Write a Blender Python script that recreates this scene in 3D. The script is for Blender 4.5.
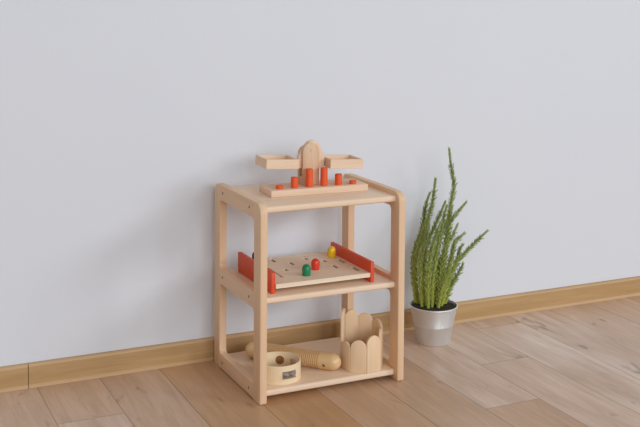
import bpy, bmesh, math, random
from mathutils import Matrix, Vector
PI = math.pi
random.seed(7)
for _o in list(bpy.data.objects):
    bpy.data.objects.remove(_o)
SC = bpy.context.scene
COL = SC.collection

# ------------------------------------------------------------------ camera
cd = bpy.data.cameras.new('camera')
cam = bpy.data.objects.new('camera', cd)
COL.objects.link(cam)
_R = Vector((0.90343951, -0.42865954, 0.00693205))
_U = Vector((0.01190080, 0.04123859, 0.99907845))
_F = Vector((0.42855038, 0.90252444, -0.04235796))
_m = Matrix.Identity(4)
for _i in range(3):
    _m[_i][0], _m[_i][1], _m[_i][2] = _R[_i], _U[_i], -_F[_i]
_m.translation = Vector((-1.08996792, -2.66612021, 1.15136290))
cam.matrix_world = _m
cd.sensor_fit = 'HORIZONTAL'
cd.sensor_width = 36.0
cd.lens = 1059.364 * 36.0 / 640.0
cd.shift_y = -179.79 / 640.0
cd.clip_start = 0.05
cd.clip_end = 50
SC.camera = cam

# ------------------------------------------------------------------ light
w = bpy.data.worlds.new('world')
SC.world = w
w.use_nodes = True
bg = w.node_tree.nodes['Background']
bg.inputs['Color'].default_value = (0.985, 0.99, 0.99, 1)
bg.inputs['Strength'].default_value = 0.33


def area(name, loc, target, sx, sy, power, col):
    d = bpy.data.lights.new(name, 'AREA')
    d.shape = 'RECTANGLE'
    d.size, d.size_y = sx, sy
    d.energy = power
    d.color = col
    o = bpy.data.objects.new(name, d)
    COL.objects.link(o)
    o.location = loc
    o.rotation_euler = (Vector(target) - Vector(loc)).to_track_quat('-Z', 'Y').to_euler()
    return o


area('window_daylight', (7.8, -7.0, 4.6), (0.1, 0.2, 0.4), 3.4, 2.2, 290, (0.92, 1.0, 1.09))
area('front_fill', (0.6, -8.6, 2.6), (0.3, 0.2, 0.4), 6.5, 2.8, 330, (0.92, 1.0, 1.09))  # unseen fill added in front to lift the left shadow and shelf bays
SC.view_settings.view_transform = 'Standard'
SC.view_settings.look = 'None'
SC.view_settings.gamma = 1.0
SC.view_settings.use_curve_mapping = False
SC.view_settings.exposure = 0.0


# ------------------------------------------------------------------ materials
def lin(r, g, b):
    f = lambda c: (c / 255 / 12.92) if c / 255 <= 0.04045 else ((c / 255 + 0.055) / 1.055) ** 2.4
    return (f(r), f(g), f(b), 1)


class NT:
    def __init__(s, name):
        s.m = bpy.data.materials.new(name)
        s.m.use_nodes = True
        s.t = s.m.node_tree
        s.b = s.t.nodes['Principled BSDF']

    def n(s, typ, **kw):
        x = s.t.nodes.new(typ)
        for k, v in kw.items():
            setattr(x, k, v)
        return x

    def l(s, a, b):
        s.t.links.new(a, b)

    def math(s, op, a, b=None, c=None):
        x = s.n('ShaderNodeMath', operation=op)
        for i, v in enumerate((a, b, c)):
            if v is None:
                continue
            if isinstance(v, (int, float)):
                x.inputs[i].default_value = v
            else:
                s.l(v, x.inputs[i])
        return x.outputs[0]

    def mix(s, fac, a, b, mode='MIX'):
        x = s.n('ShaderNodeMix', data_type='RGBA', blend_type=mode)
        for sock, v in ((x.inputs[0], fac), (x.inputs[6], a), (x.inputs[7], b)):
            if isinstance(v, (int, float)):
                sock.default_value = v
            elif isinstance(v, tuple):
                sock.default_value = v
            else:
                s.l(v, sock)
        return x.outputs[2]

    def coord(s, scale, loc=(0, 0, 0), kind='Object'):
        tc = s.n('ShaderNodeTexCoord')
        mp = s.n('ShaderNodeMapping')
        mp.inputs['Scale'].default_value = scale
        mp.inputs['Location'].default_value = loc
        s.l(tc.outputs[kind], mp.inputs['Vector'])
        return mp.outputs[0]

    def noise(s, vec, scale=1.0, detail=4.0, rough=0.55, dist=0.0):
        x = s.n('ShaderNodeTexNoise')
        x.inputs['Scale'].default_value = scale
        x.inputs['Detail'].default_value = detail
        x.inputs['Roughness'].default_value = rough
        x.inputs['Distortion'].default_value = dist
        s.l(vec, x.inputs['Vector'])
        return x.outputs['Fac']

    def ramp(s, fac, p0, p1):
        x = s.n('ShaderNodeMapRange')
        x.inputs['From Min'].default_value = p0
        x.inputs['From Max'].default_value = p1
        s.l(fac, x.inputs['Value'])
        return x.outputs[0]

    def bump(s, h, strength, dist):
        x = s.n('ShaderNodeBump')
        x.inputs['Strength'].default_value = strength
        x.inputs['Distance'].default_value = dist
        s.l(h, x.inputs['Height'])
        s.l(x.outputs[0], s.b.inputs['Normal'])


def wood(name, light, dark, axis, rough=0.45, grain=60.0, loc=(0, 0, 0), amount=1.0, spec=0.35):
    """clear wood: long soft streaks along `axis` plus fine pores"""
    k = NT(name)
    sc = [grain, grain, grain]
    sc[axis] = grain * 0.06
    v = k.coord(tuple(sc), loc)
    a = k.ramp(k.noise(v, 1.0, 5, 0.6, 0.6), 0.3, 0.72)
    sc2 = [grain * 6] * 3
    sc2[axis] = grain * 0.25
    b = k.ramp(k.noise(k.coord(tuple(sc2), loc), 1.0, 2, 0.5), 0.42, 0.75)
    c = k.mix(k.math('MULTIPLY', a, 0.75 * amount), lin(*light), lin(*dark))
    c = k.mix(k.math('MULTIPLY', b, 0.25 * amount), c, lin(*dark))
    k.l(c, k.b.inputs['Base Color'])
    k.b.inputs['Roughness'].default_value = rough
    k.b.inputs['Specular IOR Level'].default_value = spec
    k.bump(b, 0.05, 0.001)
    return k.m


def paint(name, col, rough=0.5, var=0.12, spec=0.4, coat=0.0):
    k = NT(name)
    a = k.noise(k.coord((60, 60, 60)), 1.0, 3)
    dk = tuple(int(c * (1 - var)) for c in col)
    k.l(k.mix(a, lin(*col), lin(*dk)), k.b.inputs['Base Color'])
    k.b.inputs['Roughness'].default_value = rough
    k.b.inputs['Specular IOR Level'].default_value = spec
    k.b.inputs['Coat Weight'].default_value = coat
    return k.m


def wall_material():
    k = NT('white_wall_paint')
    a = k.noise(k.coord((1.3, 1.3, 1.3)), 1.0, 3)
    k.l(k.mix(a, lin(226, 226, 229), lin(222, 223, 227)), k.b.inputs['Base Color'])
    k.b.inputs['Roughness'].default_value = 0.85
    k.b.inputs['Specular IOR Level'].default_value = 0.2
    k.bump(k.noise(k.coord((350, 350, 350)), 1.0, 2), 0.06, 0.001)
    return k.m


def floor_material():
    k = NT('oak_laminate_planks')
    tc = k.n('ShaderNodeTexCoord')
    sp = k.n('ShaderNodeSeparateXYZ')
    k.l(tc.outputs['Object'], sp.inputs[0])
    X, Y = sp.outputs[0], sp.outputs[1]
    PW, PL = 0.1815, 2.14
    u = k.math('DIVIDE', k.math('ADD', X, 0.169), PW)
    pid = k.math('FLOOR', u)
    fu = k.math('FRACT', u)
    off = k.math('ADD', k.math('MULTIPLY', pid, PB), PCC)
    v = k.math('DIVIDE', k.math('SUBTRACT', Y, off), PL)
    vid = k.math('FLOOR', v)
    fv = k.math('FRACT', v)
    # seams
    du = k.math('MULTIPLY', k.math('MINIMUM', fu, k.math('SUBTRACT', 1.0, fu)), PW)
    dv = k.math('MULTIPLY', k.math('MINIMUM', fv, k.math('SUBTRACT', 1.0, fv)), PL)
    dd = k.math('MINIMUM', du, dv)
    seam = k.ramp(dd, 0.0022, 0.0006)
    wn = k.n('ShaderNodeTexWhiteNoise', noise_dimensions='2D')
    cb = k.n('ShaderNodeCombineXYZ')
    k.l(pid, cb.inputs[0])
    k.l(vid, cb.inputs[1])
    k.l(cb.outputs[0], wn.inputs['Vector'])
    r = wn.outputs['Value']
    # per-plank shifted grain space
    cg = k.n('ShaderNodeCombineXYZ')
    k.l(k.math('ADD', X, k.math('MULTIPLY', r, 37.0)), cg.inputs[0])
    k.l(k.math('ADD', Y, k.math('MULTIPLY', r, 11.0)), cg.inputs[1])
    k.l(r, cg.inputs[2])

    def sc(x, y):
        m = k.n('ShaderNodeMapping')
        m.inputs['Scale'].default_value = (x, y, 1)
        k.l(cg.outputs[0], m.inputs['Vector'])
        return m.outputs[0]
    streak = k.ramp(k.noise(sc(26, 2.2), 1, 6, 0.62, 1.2), 0.32, 0.7)
    fine = k.ramp(k.noise(sc(240, 9), 1, 3, 0.6), 0.4, 0.7)
    cloud = k.ramp(k.noise(sc(7, 1.6), 1, 3, 0.5, 0.8), 0.35, 0.68)
    knot = k.ramp(k.noise(sc(12, 4.5), 1, 2, 0.5, 1.5), 0.63, 0.76)
    sheen_tone = k.math('MULTIPLY_ADD', k.math('SINE', k.math('ADD', k.math('MULTIPLY_ADD', pid, 0.7, 0.87), k.math('MULTIPLY', vid, 0.9))), 0.38, 0.42)  # slow sine paints floor sheen into plank colour: paler right, warmer centre
    sheen_tone = k.math('ADD', sheen_tone, k.math('MULTIPLY', r, 0.2))
    base = k.mix(sheen_tone, lin(*FL_A), lin(*FL_B))
    c = k.mix(k.math('MULTIPLY', cloud, 0.55), base, lin(*FL_C))
    c = k.mix(k.math('MULTIPLY', streak, 0.42), c, lin(*FL_D))
    c = k.mix(k.math('MULTIPLY', fine, 0.22), c, lin(*FL_D))
    c = k.mix(k.math('MULTIPLY', knot, 0.55), c, lin(104, 76, 54))
    c = k.mix(k.math('MULTIPLY', seam, 0.5), c, lin(84, 60, 44))
    k.l(c, k.b.inputs['Base Color'])
    k.b.inputs['Roughness'].default_value = 0.36
    k.b.inputs['Specular IOR Level'].default_value = 0.5
    k.bump(k.math('SUBTRACT', k.math('MULTIPLY', fine, 0.25), seam), 0.25, 0.0008)
    return k.m


PB, PCC = 0.293, -0.275 - 4 * 0.293
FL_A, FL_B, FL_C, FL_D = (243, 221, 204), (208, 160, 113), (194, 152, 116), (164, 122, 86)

BEECH_L, BEECH_D = (239, 203, 166), (223, 181, 141)
M = {}
M['wall'] = wall_material()
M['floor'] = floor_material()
M['baseboard'] = wood('oak_baseboard', (199, 161, 112), (168, 129, 83), 0, 0.42, 40)
M['post'] = wood('birch_upright', BEECH_L, BEECH_D, 2, 0.45, 45)
M['rail'] = wood('birch_rail', BEECH_L, BEECH_D, 1, 0.45, 45, (3, 1, 2))
M['shelf'] = wood('birch_shelf_board', (247, 219, 190), (235, 202, 169), 0, 0.42, 34, (1, 5, 2))
M['beech_x'] = wood('beech_toy_lengthwise', (242, 211, 182), (226, 191, 158), 0, 0.5, 70)
M['beech_z'] = wood('beech_toy_upright', (230, 194, 160), (206, 166, 130), 2, 0.5, 70)
M['slat'] = wood('pale_beech_slat', (247, 216, 178), (234, 198, 158), 2, 0.5, 60, (4, 4, 1))
M['ply'] = wood('pale_plywood', (247, 226, 200), (237, 212, 182), 0, 0.5, 50, (2, 2, 2))
M['guiro'] = wood('varnished_pale_wood', (233, 196, 146), (214, 172, 120), 0, 0.3, 45, (1, 0, 0), spec=0.5)
M['drum'] = wood('pale_bent_plywood', (247, 224, 186), (238, 208, 164), 0, 0.4, 30, (1, 0, 0))
M['red'] = paint('orange_red_paint', (250, 98, 44), 0.45)
M['panel_red'] = paint('orange_red_stained_panel', (242, 90, 52), 0.45)
M['green'] = paint('green_lacquer', (16, 140, 92), 0.25, coat=0.3)
M['yellow'] = paint('yellow_lacquer', (253, 205, 28), 0.3, coat=0.3)
M['peg_red'] = paint('red_lacquer', (236, 66, 46), 0.25, coat=0.3)
M['blue'] = paint('dark_blue_lacquer', (26, 52, 92), 0.25, coat=0.3)
M['dark'] = paint('dark_screw_recess', (96, 72, 56), 0.6)
M['mark'] = paint('faint_red_print', (214, 128, 104), 0.6)
M['slot_shade'] = paint('brown_slot_shade', (112, 82, 54), 0.7)  # dark brown painted as shade at the bottom of the board slots


def metal(name, col, rough, streak=True):
    k = NT(name)
    a = k.noise(k.coord((30, 30, 4)), 1.0, 3)
    k.l(k.mix(a, lin(*col), lin(*[int(c * 0.9) for c in col])), k.b.inputs['Base Color'])
    k.b.inputs['Metallic'].default_value = 0.7
    k.l(k.math('ADD', k.math('MULTIPLY', a, 0.12), rough), k.b.inputs['Roughness'])
    return k.m


M['zinc'] = metal('brushed_zinc', (238, 238, 236), 0.40)
M['jingle'] = metal('jingle_steel', (205, 202, 198), 0.3)
_k = NT('dark_potting_soil')
_a = _k.noise(_k.coord((220, 220, 220)), 1.0, 4)
_k.l(_k.mix(_k.ramp(_a, 0.35, 0.7), lin(34, 26, 20), lin(74, 58, 44)), _k.b.inputs['Base Color'])
_k.b.inputs['Roughness'].default_value = 0.95
_k.bump(_a, 0.8, 0.004)
M['soil'] = _k.m
_k = NT('succulent_green')
_at = _k.n('ShaderNodeAttribute', attribute_name='along')
_a = _k.noise(_k.coord((90, 90, 90)), 1.0, 3)
_lf = _k.n('ShaderNodeAttribute', attribute_name='leafy')
_c = _k.mix(_at.outputs['Fac'], lin(196, 212, 104), lin(126, 156, 92))
_c = _k.mix(_k.math('MULTIPLY', _a, 0.4), _c, lin(136, 164, 66))
_s = _k.mix(_at.outputs['Fac'], lin(172, 178, 70), lin(80, 100, 54))
_c = _k.mix(_lf.outputs['Fac'], _s, _k.mix(0.35, _c, lin(232, 236, 160)))
_k.l(_c, _k.b.inputs['Base Color'])
_k.b.inputs['Roughness'].default_value = 0.5
_k.b.inputs['Subsurface Weight'].default_value = 0.0
M['leaf'] = _k.m


# ------------------------------------------------------------------ mesh helpers
def link(name, bm, mat, parent=None, loc=(0, 0, 0), rot=(0, 0, 0), smooth=None):
    bm.normal_update()
    me = bpy.data.meshes.new(name)
    bm.to_mesh(me)
    bm.free()
    me.materials.append(mat)
    o = bpy.data.objects.new(name, me)
    COL.objects.link(o)
    if parent:
        o.parent = parent
    o.location = loc
    o.rotation_euler = rot
    if smooth:
        me.shade_smooth()
        me.set_sharp_from_angle(angle=math.radians(smooth))
    return o


def thing(name, label, cat, loc, rotz=0.0, group=None):
    o = bpy.data.objects.new(name, None)
    o.empty_display_size = 0.05
    COL.objects.link(o)
    o.location = loc
    o.rotation_euler = (0, 0, rotz)
    return tag(o, label, cat, group)


def tag(o, label, cat, group=None):
    o['label'] = label
    o['category'] = cat
    if group:
        o['group'] = group
    return o


def struct(o):
    o['kind'] = 'structure'
    return o


def bevel(bm, r, seg=2, angle=30, keep=None):
    es = []
    for e in bm.edges:
        if len(e.link_faces) == 2 and e.calc_face_angle(0) > math.radians(angle):
            if keep and not keep(e):
                continue
            es.append(e)
    bmesh.ops.bevel(bm, geom=es, offset=r, offset_type='OFFSET', segments=seg, profile=0.5, affect='EDGES', clamp_overlap=True)
    return bm


def box(x0, x1, y0, y1, z0, z1, r=0.0, seg=2, bm=None):
    b = bmesh.new()
    bmesh.ops.create_cube(b, size=1.0)
    for v in b.verts:
        v.co = Vector((x0 + (v.co.x + .5) * (x1 - x0), y0 + (v.co.y + .5) * (y1 - y0), z0 + (v.co.z + .5) * (z1 - z0)))
    if r:
        bevel(b, r, seg)
    return merge(bm, b)


def merge(bm, b):
    if bm is None:
        return b
    tmp = bpy.data.meshes.new('tmp')
    b.to_mesh(tmp)
    b.free()
    bm.from_mesh(tmp)
    bpy.data.meshes.remove(tmp)
    return bm


def prism(poly, axis, a0, a1, r=0.0, seg=2, keep=None):
    """extrude the 2D polygon along axis (0: poly is y,z / 1: poly is x,z / 2: poly is x,y)"""
    b = bmesh.new()

    def P(p, a):
        return {0: (a, p[0], p[1]), 1: (p[0], a, p[1]), 2: (p[0], p[1], a)}[axis]
    A = [b.verts.new(P(p, a0)) for p in poly]
    B = [b.verts.new(P(p, a1)) for p in poly]
    n = len(poly)
    b.faces.new(A)
    b.faces.new(list(reversed(B)))
    for i in range(n):
        b.faces.new((A[(i + 1) % n], A[i], B[i], B[(i + 1) % n]))
    bmesh.ops.recalc_face_normals(b, faces=b.faces[:])
    if r:
        bevel(b, r, seg, 40, keep)
    return b


def arc(cx, cy, r, a0, a1, n=8):
    return [(cx + r * math.cos(math.radians(a0 + (a1 - a0) * i / n)), cy + r * math.sin(math.radians(a0 + (a1 - a0) * i / n))) for i in range(n + 1)]


def lathe(prof, n=32, bm=None, axis='Z'):
    """prof: list of (radius, height); closed ends if radius is 0"""
    b = bmesh.new()
    rings = []
    for r, h in prof:
        if r < 1e-6:
            rings.append([b.verts.new((0, 0, h))])
        else:
            rings.append([b.verts.new((r * math.cos(2 * PI * i / n), r * math.sin(2 * PI * i / n), h)) for i in range(n)])
    for A, B in zip(rings, rings[1:]):
        for i in range(n):
            j = (i + 1) % n
            if len(A) == 1 and len(B) == 1:
                continue
            if len(A) == 1:
                b.faces.new((A[0], B[i], B[j]))
            elif len(B) == 1:
                b.faces.new((A[i], A[j], B[0]))
            else:
                b.faces.new((A[i], A[j], B[j], B[i]))
    bmesh.ops.recalc_face_normals(b, faces=b.faces[:])
    return merge(bm, b)


def xform(bm, m):
    bmesh.ops.transform(bm, matrix=m, verts=bm.verts[:])
    return bm


def carve(o, cutters):
    """subtract cutter meshes from the object and keep the result as its mesh"""
    for cb in cutters:
        me = bpy.data.meshes.new('cut')
        cb.to_mesh(me)
        cb.free()
        co = bpy.data.objects.new('cut', me)
        COL.objects.link(co)
        co.matrix_world = o.matrix_world.copy()
        md = o.modifiers.new('b', 'BOOLEAN')
        md.operation = 'DIFFERENCE'
        md.solver = 'EXACT'
        md.object = co
        co.parent = o.parent
        co.location = o.location
        co.rotation_euler = o.rotation_euler
        bpy.context.view_layer.update()
        dg = bpy.context.evaluated_depsgraph_get()
        nm = bpy.data.meshes.new_from_object(o.evaluated_get(dg))
        o.modifiers.clear()
        old = o.data
        o.data = nm
        nm.name = old.name
        bpy.data.meshes.remove(old)
        bpy.data.objects.remove(co)
        bpy.data.meshes.remove(me)


# ------------------------------------------------------------------ the setting
YW = 0.3954           # front face of the baseboard
YB = YW + 0.014       # wall
BH = 0.0695
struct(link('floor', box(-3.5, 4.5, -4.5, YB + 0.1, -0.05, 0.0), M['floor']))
struct(link('wall_back', box(-3.5, 4.5, YB, YB + 0.1, -0.05, 2.8), M['wall']))


def baseboard_profile():
    return [(YB, 0.0), (YW - 0.005, 0.0), (YW - 0.005, 0.0035), (YW - 0.001, 0.0080), (YW, 0.0095), (YW, BH - 0.010)] + \
        arc(YW + 0.010, BH - 0.010, 0.010, 180, 90, 5)[1:] + [(YB, BH)]


JX = -0.555
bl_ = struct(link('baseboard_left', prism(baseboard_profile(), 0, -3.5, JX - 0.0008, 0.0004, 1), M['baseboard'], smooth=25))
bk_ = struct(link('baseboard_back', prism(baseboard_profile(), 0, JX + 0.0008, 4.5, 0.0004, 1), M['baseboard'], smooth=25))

pale = wood('pale_bead_lip', (210, 172, 128), (186, 148, 104), 0, 0.45, 40)
for o_ in (bl_, bk_):          # the rounded top bead and the bottom lip are coloured paler
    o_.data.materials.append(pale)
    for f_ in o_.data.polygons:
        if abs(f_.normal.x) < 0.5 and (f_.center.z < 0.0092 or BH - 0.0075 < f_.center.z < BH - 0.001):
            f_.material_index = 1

# ------------------------------------------------------------------ the shelf unit
W, D, H, T, PWD = 0.4568, 0.3727, 0.56, 0.0215, 0.048
SH = [0.0316, 0.2922, 0.5467]        # tops of the three boards
ST = 0.018
unit = thing('shelf_unit', 'light birch open shelf unit with three tiers standing on floor against white wall', 'shelf', (0, 0, 0))


def post_poly(front):
    # y,z outline of an upright, outer corners rounded, the foot a little proud of the rail
    p = arc(0.007, 0.007, 0.007, 180, 270, 5)
    p += [(PWD, 0.0)]
    p += [(PWD, H)]
    p += arc(0.030, H - 0.030, 0.030, 90, 180, 8)
    return p if front else [(D - y, z) for y, z in reversed(p)]


def rail_poly(z0, z1, up, dn):
    y0, y1, r = PWD, D - PWD, 0.014
    p = []
    if dn:
        p += [(y0, z0 - r)] + arc(y0 + r, z0 - r, r, 180, 90, 6)[1:] + arc(y1 - r, z0 - r, r, 90, 0, 6)
    else:
        p += [(y0, z0), (y1, z0)]
    if up:
        p += [(y1, z1 + r)] + arc(y1 - r, z1 + r, r, 0, -90, 6)[1:] + arc(y0 + r, z1 + r, r, -90, -180, 6)
    else:
        p += [(y1, z1), (y0, z1)]
    q = [p[0]]
    for a in p[1:]:
        if math.dist(a, q[-1]) > 1e-6:
            q.append(a)
    return q


def not_joint(e):
    a, b = e.verts
    for yj in (PWD, D - PWD):
        if abs(a.co.y - yj) < 1e-5 and abs(b.co.y - yj) < 1e-5:
            return False
    return True


for side, x0, x1 in (('left', 0.0, T), ('right', W - T, W)):
    for fr in (True, False):
        link('upright_post', prism(post_poly(fr), 0, x0, x1, 0.0028, 3, not_joint), M['post'], unit, smooth=35)
    for k, (z0, z1, up, dn) in enumerate(((0.004, 0.046, True, False), (0.259, 0.304, True, True), (0.5135, H, False, True))):
        rl = link('side_rail', prism(rail_poly(z0, z1, up, dn), 0, x0, x1, 0.0028, 3, not_joint), M['rail'], unit, smooth=35)
        zc = SH[k] - ST / 2
        for y in (0.0845, 0.3005):
            xo, s = (x0, -1) if side == 'left' else (x1, 1)
            sc = lathe([(0.0, 0.0006), (0.0015, 0.0006), (0.0018, 0.0016), (0.0034, 0.0018), (0.0036, 0.0012), (0.0036, -0.004), (0.0, -0.004)], 16)
            xform(sc, Matrix.Translation((xo, y, zc)) @ Matrix.Rotation(s * PI / 2, 4, 'Y') @ Matrix.Translation((0, 0, -0.0012)))
            link('screw', sc, M['dark'], rl)

SY0, SY1 = 0.0205, D - 0.0205
for zt in SH:
    zb, r = zt - ST, 0.0065
    poly = arc(SY0 + r, zb + r, r, 270, 180, 5) + arc(SY0 + r, zt - r, r, 180, 90, 5) + \
        arc(SY1 - r, zt - r, r, 90, 0, 5) + arc(SY1 - r, zb + r, r, 0, -90, 5)
    link('shelf_board', prism(poly, 0, T + 0.0004, W - T - 0.0004), M['shelf'], unit, smooth=35)

# ------------------------------------------------------------------ balance scale on the top board
BX, BY, BA = 0.243, 0.183, math.radians(-2.5)
bal = thing('balance_scale', 'wooden toy balance scale with two square pans on the top shelf', 'toy scale', (BX, BY, SH[2]), BA)
bb = box(-0.152, 0.158, -0.053, 0.053, 0, 0.020, 0.0022)
link('base_plank', bb, M['beech_x'], bal, smooth=35)
PX = -0.0085


def arch(hw, z0, z1):
    return [(-hw, z0), (hw, z0)] + arc(0, z1 - hw, hw, 0, 180, 14)


for y0, y1, zt in ((-0.006, 0.006, 0.1465), (0.026, 0.038, 0.136)):
    pl = prism([(PX + x, z) for x, z in arch(0.0265, 0.020, zt)], 1, y0, y1, 0.0015)
    link('upright_plate', pl, M['beech_z'], bal, smooth=35)
link('spacer_block', box(PX - 0.0250, PX + 0.0250, 0.0062, 0.0258, 0.020, 0.045, 0.001), M['beech_z'], bal)
pin = lathe([(0.0, -0.0305), (0.0042, -0.0305), (0.0042, 0.0145), (0.0034, 0.0155), (0.0, 0.0155)], 20)
xform(pin, Matrix.Translation((PX, 0.008, 0.124)) @ Matrix.Rotation(PI / 2, 4, 'X') @ Matrix.Translation((0, 0, 0)))
link('pivot_pin', pin, M['beech_z'], bal, smooth=35)
# the tilting beam with its two pans
TILT = Matrix.Translation((PX, 0, 0.12)) @ Matrix.Rotation(math.radians(3.0), 4, 'Y') @ Matrix.Translation((-PX, 0, -0.12))
bp = [(-0.034, 0.068), (0.051, 0.068), (0.051, 0.104)] + [(0.010 + 0.025 * math.cos(math.radians(a)), 0.1275 + 0.024 * math.sin(math.radians(a))) for a in range(15, 166, 10)] + [(-0.034, 0.104)]
bm = prism([(PX + x, z) for x, z in bp], 1, 0.0075, 0.0245, 0.0018)
link('balance_beam', xform(bm, TILT), M['beech_x'], bal, smooth=35)


def tray(x0, x1, y0, y1, z0, z1, t, tb):
    b = bmesh.new()
    o = [(x0, y0), (x1, y0), (x1, y1), (x0, y1)]
    i = [(x0 + t, y0 + t), (x1 - t, y0 + t), (x1 - t, y1 - t), (x0 + t, y1 - t)]
    A = [b.verts.new((*p, z0)) for p in o]
    B = [b.verts.new((*p, z1)) for p in o]
    Cc = [b.verts.new((*p, z1)) for p in i]
    Dd = [b.verts.new((*p, z0 + tb)) for p in i]
    b.faces.new(A)
    b.faces.new(Dd)
    for P, Q in ((A, B), (B, Cc), (Cc, Dd)):
        for k in range(4):
            j = (k + 1) % 4
            b.faces.new((P[k], P[j], Q[j], Q[k]))
    bmesh.ops.recalc_face_normals(b, faces=b.faces[:])
    bevel(b, 0.0009, 2)
    return b


for x0, x1, lab in ((-0.158, -0.0560, 'left'), (0.0450, 0.153, 'right')):
    b = tray(x0, x1, -0.032, 0.066, 0.0725, 0.1005, 0.0065, 0.005)
    # short tongue that joins the pan to the beam
    if lab == 'left':
        box(x1 - 0.001, PX - 0.035, 0.008, 0.024, 0.0745, 0.0900, 0, 2, b)
    link('pan', xform(b, TILT), M['beech_x'], bal)

# ------------------------------------------------------------------ the six orange-red weights
PEG_Y = -0.0285
WEIGHTS = [(0.0105, 'lowest orange-red disc weight at the left end of the balance scale base'),
           (0.0315, 'medium orange-red cylinder weight second from the left on the balance scale base'),
           (0.0535, 'tall orange-red cylinder weight third from the left, in front of the scale upright'),
           (0.0540, 'tall orange-red cylinder weight fourth from the left, at the right edge of the scale upright'),
           (0.0320, 'medium orange-red cylinder weight fifth from the left, under the right pan'),
           (0.0105, 'lowest orange-red disc weight at the right end of the balance scale base')]
rb = Matrix.Rotation(BA, 3, 'Z')
for i, (h, lab) in enumerate(WEIGHTS):
    p = rb @ Vector((-0.118 + 0.0472 * i, PEG_Y, 0))
    r = 0.0108
    b = lathe([(0, 0), (r - 0.0008, 0), (r, 0.0008), (r, h - 0.0012), (r - 0.0012, h), (0, h)], 28)
    o = link('cylinder_weight', b, M['red'], None, (BX + p.x, BY + p.y, SH[2] + 0.0200), smooth=40)
    tag(o, lab, 'weight', 'orange-red weights on the balance scale base')

# ------------------------------------------------------------------ the slotted board toy on the middle board
mz = thing('slot_board_game', 'slotted plywood board game between two orange-red end panels on middle shelf', 'toy', (0.216, 0.185, SH[1]))
MX0, MX1, MY0, MY1 = -0.150, 0.150, -0.140, 0.140


def grid_plate(xs, ys, holes, z0, z1):
    """flat plate with rectangular through slots"""
    xs = sorted(set(xs + [h[0] for h in holes] + [h[1] for h in holes]))
    ys = sorted(set(ys + [h[2] for h in holes] + [h[3] for h in holes]))
    b = bmesh.new()
    vs = {}

    def V(i, j, k):
        if (i, j, k) not in vs:
            vs[(i, j, k)] = b.verts.new((xs[i], ys[j], (z0, z1)[k]))
        return vs[(i, j, k)]

    def solid(i, j):
        if not (0 <= i < len(xs) - 1 and 0 <= j < len(ys) - 1):
            return False
        cx, cy = (xs[i] + xs[i + 1]) / 2, (ys[j] + ys[j + 1]) / 2
        return not any(h[0] < cx < h[1] and h[2] < cy < h[3] for h in holes)
    for i in range(len(xs) - 1):
        for j in range(len(ys) - 1):
            if not solid(i, j):
                continue
            b.faces.new((V(i, j, 1), V(i + 1, j, 1), V(i + 1, j + 1, 1), V(i, j + 1, 1)))
            b.faces.new((V(i, j, 0), V(i, j + 1, 0), V(i + 1, j + 1, 0), V(i + 1, j, 0)))
            for di, dj, e in ((-1, 0, ((i, j + 1), (i, j))), (1, 0, ((i + 1, j), (i + 1, j + 1))), (0, -1, ((i, j), (i + 1, j))), (0, 1, ((i + 1, j + 1), (i, j + 1)))):
                if not solid(i + di, j + dj):
                    (a, c), (d, e2) = e
                    b.faces.new((V(a, c, 0), V(d, e2, 0), V(d, e2, 1), V(a, c, 1)))
    return b


def wslot(x, y0, y1, wd=0.0095):
    e = 0.004
    return (x - 0.216 - wd / 2, x - 0.216 + wd / 2, y0 - e - 0.185, y1 + e - 0.185)


slots = [wslot(0.1135, 0.113, 0.224, 0.0055), wslot(0.1600, 0.277, 0.304), wslot(0.1985, 0.222, 0.251), wslot(0.1540, 0.168, 0.187),
         wslot(0.3496, 0.180, 0.221), wslot(0.3030, 0.137, 0.168), wslot(0.3470, 0.085, 0.126), wslot(0.3030, 0.214, 0.236),
         wslot(0.2620, 0.262, 0.280), (0.1570 - 0.216, 0.1915 - 0.216, 0.1500 - 0.185, 0.1520 - 0.185)]
# wider end of the long slot where a knob can be lifted out
slots.append((0.1135 - 0.216 - 0.0045, 0.1135 - 0.216 + 0.0045, 0.106 - 0.185, 0.119 - 0.185))
pb = grid_plate([MX0, MX1], [MY0, MY1], slots, 0.0242, 0.0280)
link('slotted_board', pb, M['ply'], mz)
lb = link('lower_board', box(MX0, MX1, MY0, MY1, 0.0155, 0.0241), M['ply'], mz)
lb.data.materials.append(M['slot_shade'])      # upper side coloured dark as painted shade inside the slots
for f_ in lb.data.polygons:
    if f_.normal.z > 0.5:
        f_.material_index = 1
for xa, xb, ya, yb in ((-0.162, MX0, -0.136, 0.129), (MX1, 0.162, -0.143, 0.128)):
    link('end_panel', box(xa, xb, ya, yb, 0, 0.0605, 0.0022), M['panel_red'], mz, smooth=35)
mk = bmesh.new()
for q in (-0.006, 0.006):
    d = lathe([(0, 0.0281), (0.0022, 0.0281), (0.0022, 0.0283), (0, 0.0283)], 12)
    mk = merge(mk, xform(d, Matrix.Translation((0.057 + q, 0.1085, 0))))
link('red_mark', mk, M['mark'], mz)

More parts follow.
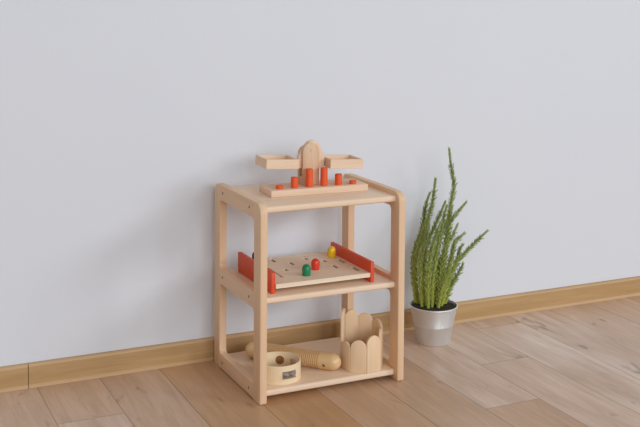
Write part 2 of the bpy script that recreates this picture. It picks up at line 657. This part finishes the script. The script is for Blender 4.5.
KN = [('green', 0.1835, 0.0965, 'green domed knob standing on the slotted board at the front'),
      ('peg_red', 0.2353, 0.1450, 'red domed knob standing on the slotted board behind the green one'),
      ('yellow', 0.3440, 0.2590, 'yellow domed knob standing at the rear corner of the slotted board'),
      ('blue', 0.1080, 0.2980, 'dark blue domed knob mostly hidden behind the front left shelf post')]
for key, x, y, lab in KN:
    R, h = 0.0130, 0.033
    prof = [(0, 0), (R * 0.86, 0), (R * 0.92, 0.001), (R * 0.95, 0.004), (R, 0.012)] + \
        [(R * math.cos(math.radians(a)), 0.0195 + (h - 0.0195) * math.sin(math.radians(a))) for a in range(0, 90, 9)] + [(0, h)]
    o = link('game_knob', lathe(prof, 28), M[key], None, (x, y, SH[1] + 0.0281), smooth=60)
    tag(o, lab, 'game piece', 'domed knobs on the slotted board')

# ------------------------------------------------------------------ tambourine on the bottom board
DX, DY, DR, DH = 0.0985, 0.1030, 0.0655, 0.053
tam = thing('tambourine', 'pale wooden hoop tambourine with steel jingles lying on the bottom shelf', 'tambourine', (DX, DY, SH[0]))
t_ = 0.0055
ring = lathe([(DR - t_, 0.0012), (DR - t_ + 0.0012, 0), (DR - 0.0012, 0), (DR, 0.0012), (DR, DH - 0.0012), (DR - 0.0012, DH), (DR - t_ + 0.0012, DH), (DR - t_, DH - 0.0012), (DR - t_, 0.0012)], 72)
bmesh.ops.remove_doubles(ring, verts=ring.verts[:], dist=1e-6)
hoop = link('hoop', ring, M['drum'], tam)
JA = [-83, 12, 130, 190]
cuts = []
for a in JA:
    c = box(DR - 0.02, DR + 0.02, -0.0215, 0.0215, 0.0165, 0.0375)
    cuts.append(xform(c, Matrix.Rotation(math.radians(a), 4, 'Z')))
HA = 62
c = lathe([(0, -0.02), (0.0105, -0.02), (0.0105, 0.02), (0, 0.02)], 24)
cuts.append(xform(c, Matrix.Rotation(math.radians(HA), 4, 'Z') @ Matrix.Translation((DR, 0, 0.0290)) @ Matrix.Rotation(PI / 2, 4, 'Y')))
carve(hoop, cuts)
hoop.data.shade_smooth()
hoop.data.set_sharp_from_angle(angle=math.radians(35))
gr = lathe([(0.0098, -0.0042), (0.0128, -0.0042), (0.0128, -0.0030), (0.0105, -0.0030), (0.0105, 0.0030), (0.0098, 0.0030), (0.0098, -0.0042)], 28)
xform(gr, Matrix.Rotation(math.radians(HA), 4, 'Z') @ Matrix.Translation((DR - t_ / 2, 0, 0.0290)) @ Matrix.Rotation(PI / 2, 4, 'Y'))
link('thumb_hole_ring', gr, wood('dark_wood_ring', (168, 116, 66), (140, 92, 50), 2), tam, smooth=35)
for a in JA:
    for q, (dz, tl) in enumerate(((0.0050, 10), (-0.0035, -8))):
        for s in (-1, 1):
            j = lathe([(0.0, 0.0016), (0.0030, 0.0016), (0.0055, 0.0004), (0.0100, 0.0000), (0.0100, -0.0006), (0.0, -0.0004)], 24)
            xform(j, Matrix.Rotation(math.radians(a), 4, 'Z') @ Matrix.Translation((DR - 0.0010, s * 0.0102, 0.0270 + dz)) @
                  Matrix.Rotation(math.radians(tl * s), 4, 'X') @ Matrix.Rotation(math.radians(22 - 6 * q), 4, 'Y'))
            link('jingle', j, M['jingle'], tam, smooth=40)

# ------------------------------------------------------------------ ribbed guiro on the bottom board
GR, GL = 0.0255, 0.308
ga = math.atan2(0.0686 - 0.2952, 0.2841 - 0.0747)
gu = thing('guiro', 'pale wooden ribbed guiro tube with rounded ends lying behind the tambourine', 'guiro', (0.1795, 0.1820, SH[0]), ga)
prof = [(0, -GL / 2)]
for a in range(10, 91, 10):
    prof.append((GR * math.sin(math.radians(a)) * 0.96, -GL / 2 + 0.024 - 0.024 * math.cos(math.radians(a))))
z0, z1, npit = -GL / 2 + 0.056, GL / 2 - 0.066, 30
for i in range(npit):
    p0 = z0 + (z1 - z0) * i / npit
    pt = (z1 - z0) / npit
    prof += [(GR, p0 + 0.06 * pt), (GR, p0 + 0.46 * pt), (GR - 0.0034, p0 + 0.58 * pt), (GR - 0.0034, p0 + 0.92 * pt)]
prof.append((GR, z1 + 0.001))
for a in range(90, 0, -9):
    prof.append((GR * math.sin(math.radians(a)), GL / 2 - 0.028 + 0.028 * math.cos(math.radians(a))))
prof.append((0, GL / 2))
gb = lathe(prof, 48)
xform(gb, Matrix.Translation((0, 0, GR)) @ Matrix.Rotation(PI / 2, 4, 'Y'))
gbody = link('tube_body', gb, M['guiro'], gu)
hb = lathe([(0, 0), (0.0050, 0), (0.0050, 0.03), (0, 0.03)], 16)
xform(hb, Matrix.Translation((0.108, -GR * 1.25, GR * 0.72)) @ Matrix.Rotation(-PI / 2, 4, 'X'))
carve(gbody, [hb])
gbody.data.shade_smooth()
gbody.data.set_sharp_from_angle(angle=math.radians(28))

# ------------------------------------------------------------------ ring of rising slats on the bottom board
KX, KY, KR = 0.3600, 0.083, 0.0655
ring_t = thing('slat_tower', 'ring of round-topped pale wooden slats rising in height on bottom shelf right', 'toy', (KX, KY, SH[0]), math.radians(8))
AP = KR * math.cos(PI / 8)
HT = [(180, 0.084), (225, 0.096), (270, 0.108), (315, 0.120), (0, 0.133), (45, 0.143), (90, 0.156), (135, 0.170)]
for a, h in HT:
    hw = KR * math.sin(PI / 8) - 0.0016
    b = prism(arch(hw, 0.0, h), 1, 0.0, 0.0075, 0.0014)
    m = Matrix.Rotation(math.radians(a + 90), 4, 'Z') @ Matrix.Translation((0, -AP, 0))
    link('slat', xform(b, m), M['slat'], ring_t, smooth=35)
ri = AP - 0.0078
link('core_disc', prism([(ri / math.cos(PI / 8) * math.cos(PI / 8 + PI / 4 * i), ri / math.cos(PI / 8) * math.sin(PI / 8 + PI / 4 * i)) for i in range(8)], 2, 0.0, 0.012), M['slat'], ring_t)

# ------------------------------------------------------------------ potted plant
QX, QY = 0.7205, 0.2655
pl = thing('potted_plant', 'spiky green succulent with many upright stems in zinc pot on floor by wall', 'plant', (QX, QY, 0))
RB, RT, PH = 0.0545, 0.0760, 0.1235
rr = lambda z: RB + (RT - RB) * z / PH
prof = [(0, 0.003), (RB - 0.004, 0.003), (RB - 0.002, 0.0), (RB, 0.001), (rr(0.004) + 0.0002, 0.004)]
for z in (0.058, 0.060, 0.062, 0.064):
    prof.append((rr(z) + (0.0008 if z in (0.060, 0.062) else 0), z))
prof += [(rr(PH - 0.006), PH - 0.006)]
prof += [(RT + 0.0026 * math.cos(math.radians(a)) + 0.0006, PH - 0.003 + 0.003 * math.sin(math.radians(a))) for a in range(-70, 121, 19)]
prof += [(RT - 0.0018, PH - 0.004), (RT - 0.004, 0.095), (0, 0.093)]
link('pot', lathe(prof, 64), M['zinc'], pl, smooth=40)
sb = bmesh.new()
rs = random.Random(3)
NR, NA = 9, 40
rsoil = rr(0.116) - 0.0022
cen = sb.verts.new((0, 0, 0.1185))
prev = None
for i in range(1, NR + 1):
    r = rsoil * i / NR
    cur = [sb.verts.new((r * math.cos(2 * PI * j / NA), r * math.sin(2 * PI * j / NA), 0.117 + (rs.uniform(-0.002, 0.0035) if i < NR else -0.001))) for j in range(NA)]
    for j in range(NA):
        if prev:
            sb.faces.new((prev[j], cur[j], cur[(j + 1) % NA], prev[(j + 1) % NA]))
        else:
            sb.faces.new((cen, cur[j], cur[(j + 1) % NA]))
    prev = cur
low = [sb.verts.new((v.co.x * 0.985, v.co.y * 0.985, 0.0975)) for v in prev]
for j in range(NA):
    sb.faces.new((prev[j], low[j], low[(j + 1) % NA], prev[(j + 1) % NA]))
sb.faces.new(list(reversed(low)))
link('soil', sb, M['soil'], pl, smooth=60)

STEMS = [
    [(0.027, -0.002, 0.113), (0.037, -0.001, 0.232), (0.048, 0.0, 0.347), (0.061, 0.002, 0.438), (0.073, 0.003, 0.493), (0.075, 0.004, 0.519), (0.068, 0.005, 0.553), (0.062, 0.007, 0.593), (0.058, 0.008, 0.629)],
    [(-0.027, 0.048, 0.113), (-0.045, 0.042, 0.214), (-0.042, 0.036, 0.292), (-0.021, 0.03, 0.364), (0.004, 0.024, 0.445), (0.013, 0.018, 0.532)],
    [(-0.036, 0.052, 0.113), (-0.046, 0.054, 0.212), (-0.038, 0.056, 0.293), (-0.011, 0.058, 0.37), (0.003, 0.06, 0.439), (0.018, 0.062, 0.477)],
    [(-0.02, 0.015, 0.113), (-0.026, 0.019, 0.218), (-0.014, 0.023, 0.315), (0.011, 0.027, 0.361), (0.043, 0.031, 0.417), (0.061, 0.035, 0.448)],
    [(-0.011, -0.008, 0.113), (-0.013, -0.016, 0.208), (-0.004, -0.023, 0.307), (0.009, -0.031, 0.39), (0.022, -0.038, 0.455)],
    [(0.007, -0.015, 0.113), (0.017, -0.015, 0.221), (0.035, -0.015, 0.319), (0.053, -0.015, 0.393), (0.08, -0.015, 0.423), (0.112, -0.015, 0.454)],
    [(0.022, -0.01, 0.113), (0.041, -0.014, 0.186), (0.068, -0.018, 0.25), (0.108, -0.022, 0.289), (0.152, -0.026, 0.327), (0.186, -0.03, 0.354)],
    [(0.038, 0.004, 0.113), (0.061, 0.011, 0.21), (0.08, 0.019, 0.273), (0.1, 0.026, 0.313), (0.138, 0.034, 0.338)],
    [(0.046, 0.011, 0.113), (0.073, 0.018, 0.19), (0.105, 0.026, 0.252), (0.119, 0.033, 0.282), (0.137, 0.041, 0.298)],
    [(0.016, 0.012, 0.113), (0.031, 0.019, 0.228), (0.065, 0.027, 0.307), (0.093, 0.034, 0.336), (0.115, 0.042, 0.366)],
    [(-0.028, -0.012, 0.113), (-0.036, -0.022, 0.212), (-0.035, -0.032, 0.296), (-0.02, -0.042, 0.363), (-0.008, -0.052, 0.406)],
    [(-0.037, 0.012, 0.113), (-0.049, 0.004, 0.208), (-0.054, -0.003, 0.282), (-0.041, -0.011, 0.332), (-0.032, -0.018, 0.391)],
    [(-0.028, 0.059, 0.113), (-0.034, 0.066, 0.19), (-0.037, 0.072, 0.25), (-0.028, 0.079, 0.297)],
    [(0.025, 0.039, 0.113), (0.038, 0.049, 0.237), (0.058, 0.059, 0.317), (0.099, 0.069, 0.395)],
    [(0.049, 0.01, 0.113), (0.071, 0.003, 0.178), (0.094, -0.004, 0.22), (0.105, -0.01, 0.247)],
    [(0.013, 0.044, 0.113), (0.016, 0.05, 0.222), (0.03, 0.057, 0.303), (0.053, 0.064, 0.343)],
    [(0.002, -0.023, 0.113), (0.016, -0.03, 0.193), (0.033, -0.038, 0.248), (0.042, -0.045, 0.308), (0.045, -0.053, 0.343)],
    [(-0.011, 0.042, 0.113), (-0.019, 0.042, 0.228), (-0.02, 0.042, 0.311), (-0.003, 0.042, 0.376), (0.008, 0.042, 0.431)],
]


def catmull(pts, n):
    P = [Vector(p) for p in pts]
    P = [P[0] * 2 - P[1]] + P + [P[-1] * 2 - P[-2]]
    out = []
    for i in range(1, len(P) - 2):
        for k in range(n):
            t = k / n
            a, b, c, d = P[i - 1], P[i], P[i + 1], P[i + 2]
            out.append(0.5 * ((2 * b) + (c - a) * t + (2 * a - 5 * b + 4 * c - d) * t * t + (3 * b - a - 3 * c + d) * t ** 3))
    out.append(P[-2])
    return out


def stem(pts, rnd):
    C = catmull(pts, 10)
    L = [0.0]
    for a, b in zip(C, C[1:]):
        L.append(L[-1] + (b - a).length)
    tot = L[-1]

    def at(s):
        for i in range(len(C) - 1):
            if L[i + 1] >= s or i == len(C) - 2:
                t = (s - L[i]) / max(1e-9, L[i + 1] - L[i])
                return C[i].lerp(C[i + 1], t), (C[i + 1] - C[i]).normalized()

    b = bmesh.new()
    lay = b.verts.layers.float.new('along')
    lf = b.verts.layers.float.new('leafy')
    # the core
    N, K = 26, 7
    prev = None
    for i in range(N + 1):
        s = tot * i / N
        p, d = at(s)
        u = d.orthogonal().normalized()
        v = d.cross(u)
        f = i / N
        r = (0.0056 * (1 - f) + 0.0028 * f) * (1 if f < 0.93 else max(0.25, (1 - f) / 0.07))
        cur = [b.verts.new(p + r * (math.cos(2 * PI * k / K) * u + math.sin(2 * PI * k / K) * v)) for k in range(K)]
        for q in cur:
            q[lay] = f
        if prev:
            for k in range(K):
                b.faces.new((prev[k], prev[(k + 1) % K], cur[(k + 1) % K], cur[k]))
        prev = cur
    b.faces.new(prev)
    # fleshy pointed leaves in a spiral
    s, i = 0.012, 0
    while s < tot - 0.002:
        p, d = at(s)
        f = s / tot
        u = d.orthogonal().normalized()
        v = d.cross(u)
        a = i * 2.39996 + rnd.uniform(-0.25, 0.25)
        out = math.cos(a) * u + math.sin(a) * v
        sd = d.cross(out)
        ln = (0.0190 * (1 - f) + 0.0120 * f) * rnd.uniform(0.75, 1.2)
        if f < 0.30:
            ln *= 0.35 + 2.17 * f
        wd = ln * 0.19 + 0.0005
        lean = rnd.uniform(0.45, 0.95) if f < 0.9 else 0.22
        ax = (d * math.cos(lean) + out * math.sin(lean)).normalized()
        nrm = ax.cross(sd).normalized()
        base = p + out * (0.0034 * (1 - f) + 0.0012)
        mid = base + ax * ln * 0.45 + out * 0.0006
        tip = base + ax * ln + d * ln * 0.12
        q = [b.verts.new(base - sd * wd * 0.5), b.verts.new(base + sd * wd * 0.5),
             b.verts.new(mid + sd * wd), b.verts.new(mid - sd * wd), b.verts.new(tip),
             b.verts.new(mid + nrm * wd * 0.8), b.verts.new(base + nrm * wd * 0.5), b.verts.new(mid - nrm * wd * 0.5)]
        for w_ in q:
            w_[lay] = min(1.0, f + 0.12)
            w_[lf] = 0.55
        q[4][lf] = 1.0
        q[0][lay] = q[1][lay] = q[6][lay] = max(0, f - 0.25)
        B0, B1, M1, M0, TP, UM, UB, DM = q
        for fc in ((B1, M1, UM, UB), (UB, UM, M0, B0), (M1, TP, UM), (UM, TP, M0), (B0, M0, DM), (B1, B0, DM), (M1, B1, DM), (M0, TP, DM), (TP, M1, DM)):
            b.faces.new(fc)
        s += 0.0027 * (1 - 0.35 * f)
        i += 1
    bmesh.ops.recalc_face_normals(b, faces=b.faces[:])
    return b


for i, pts in enumerate(STEMS):
    link('stem', stem(pts, random.Random(100 + i)), M['leaf'], pl, smooth=50)
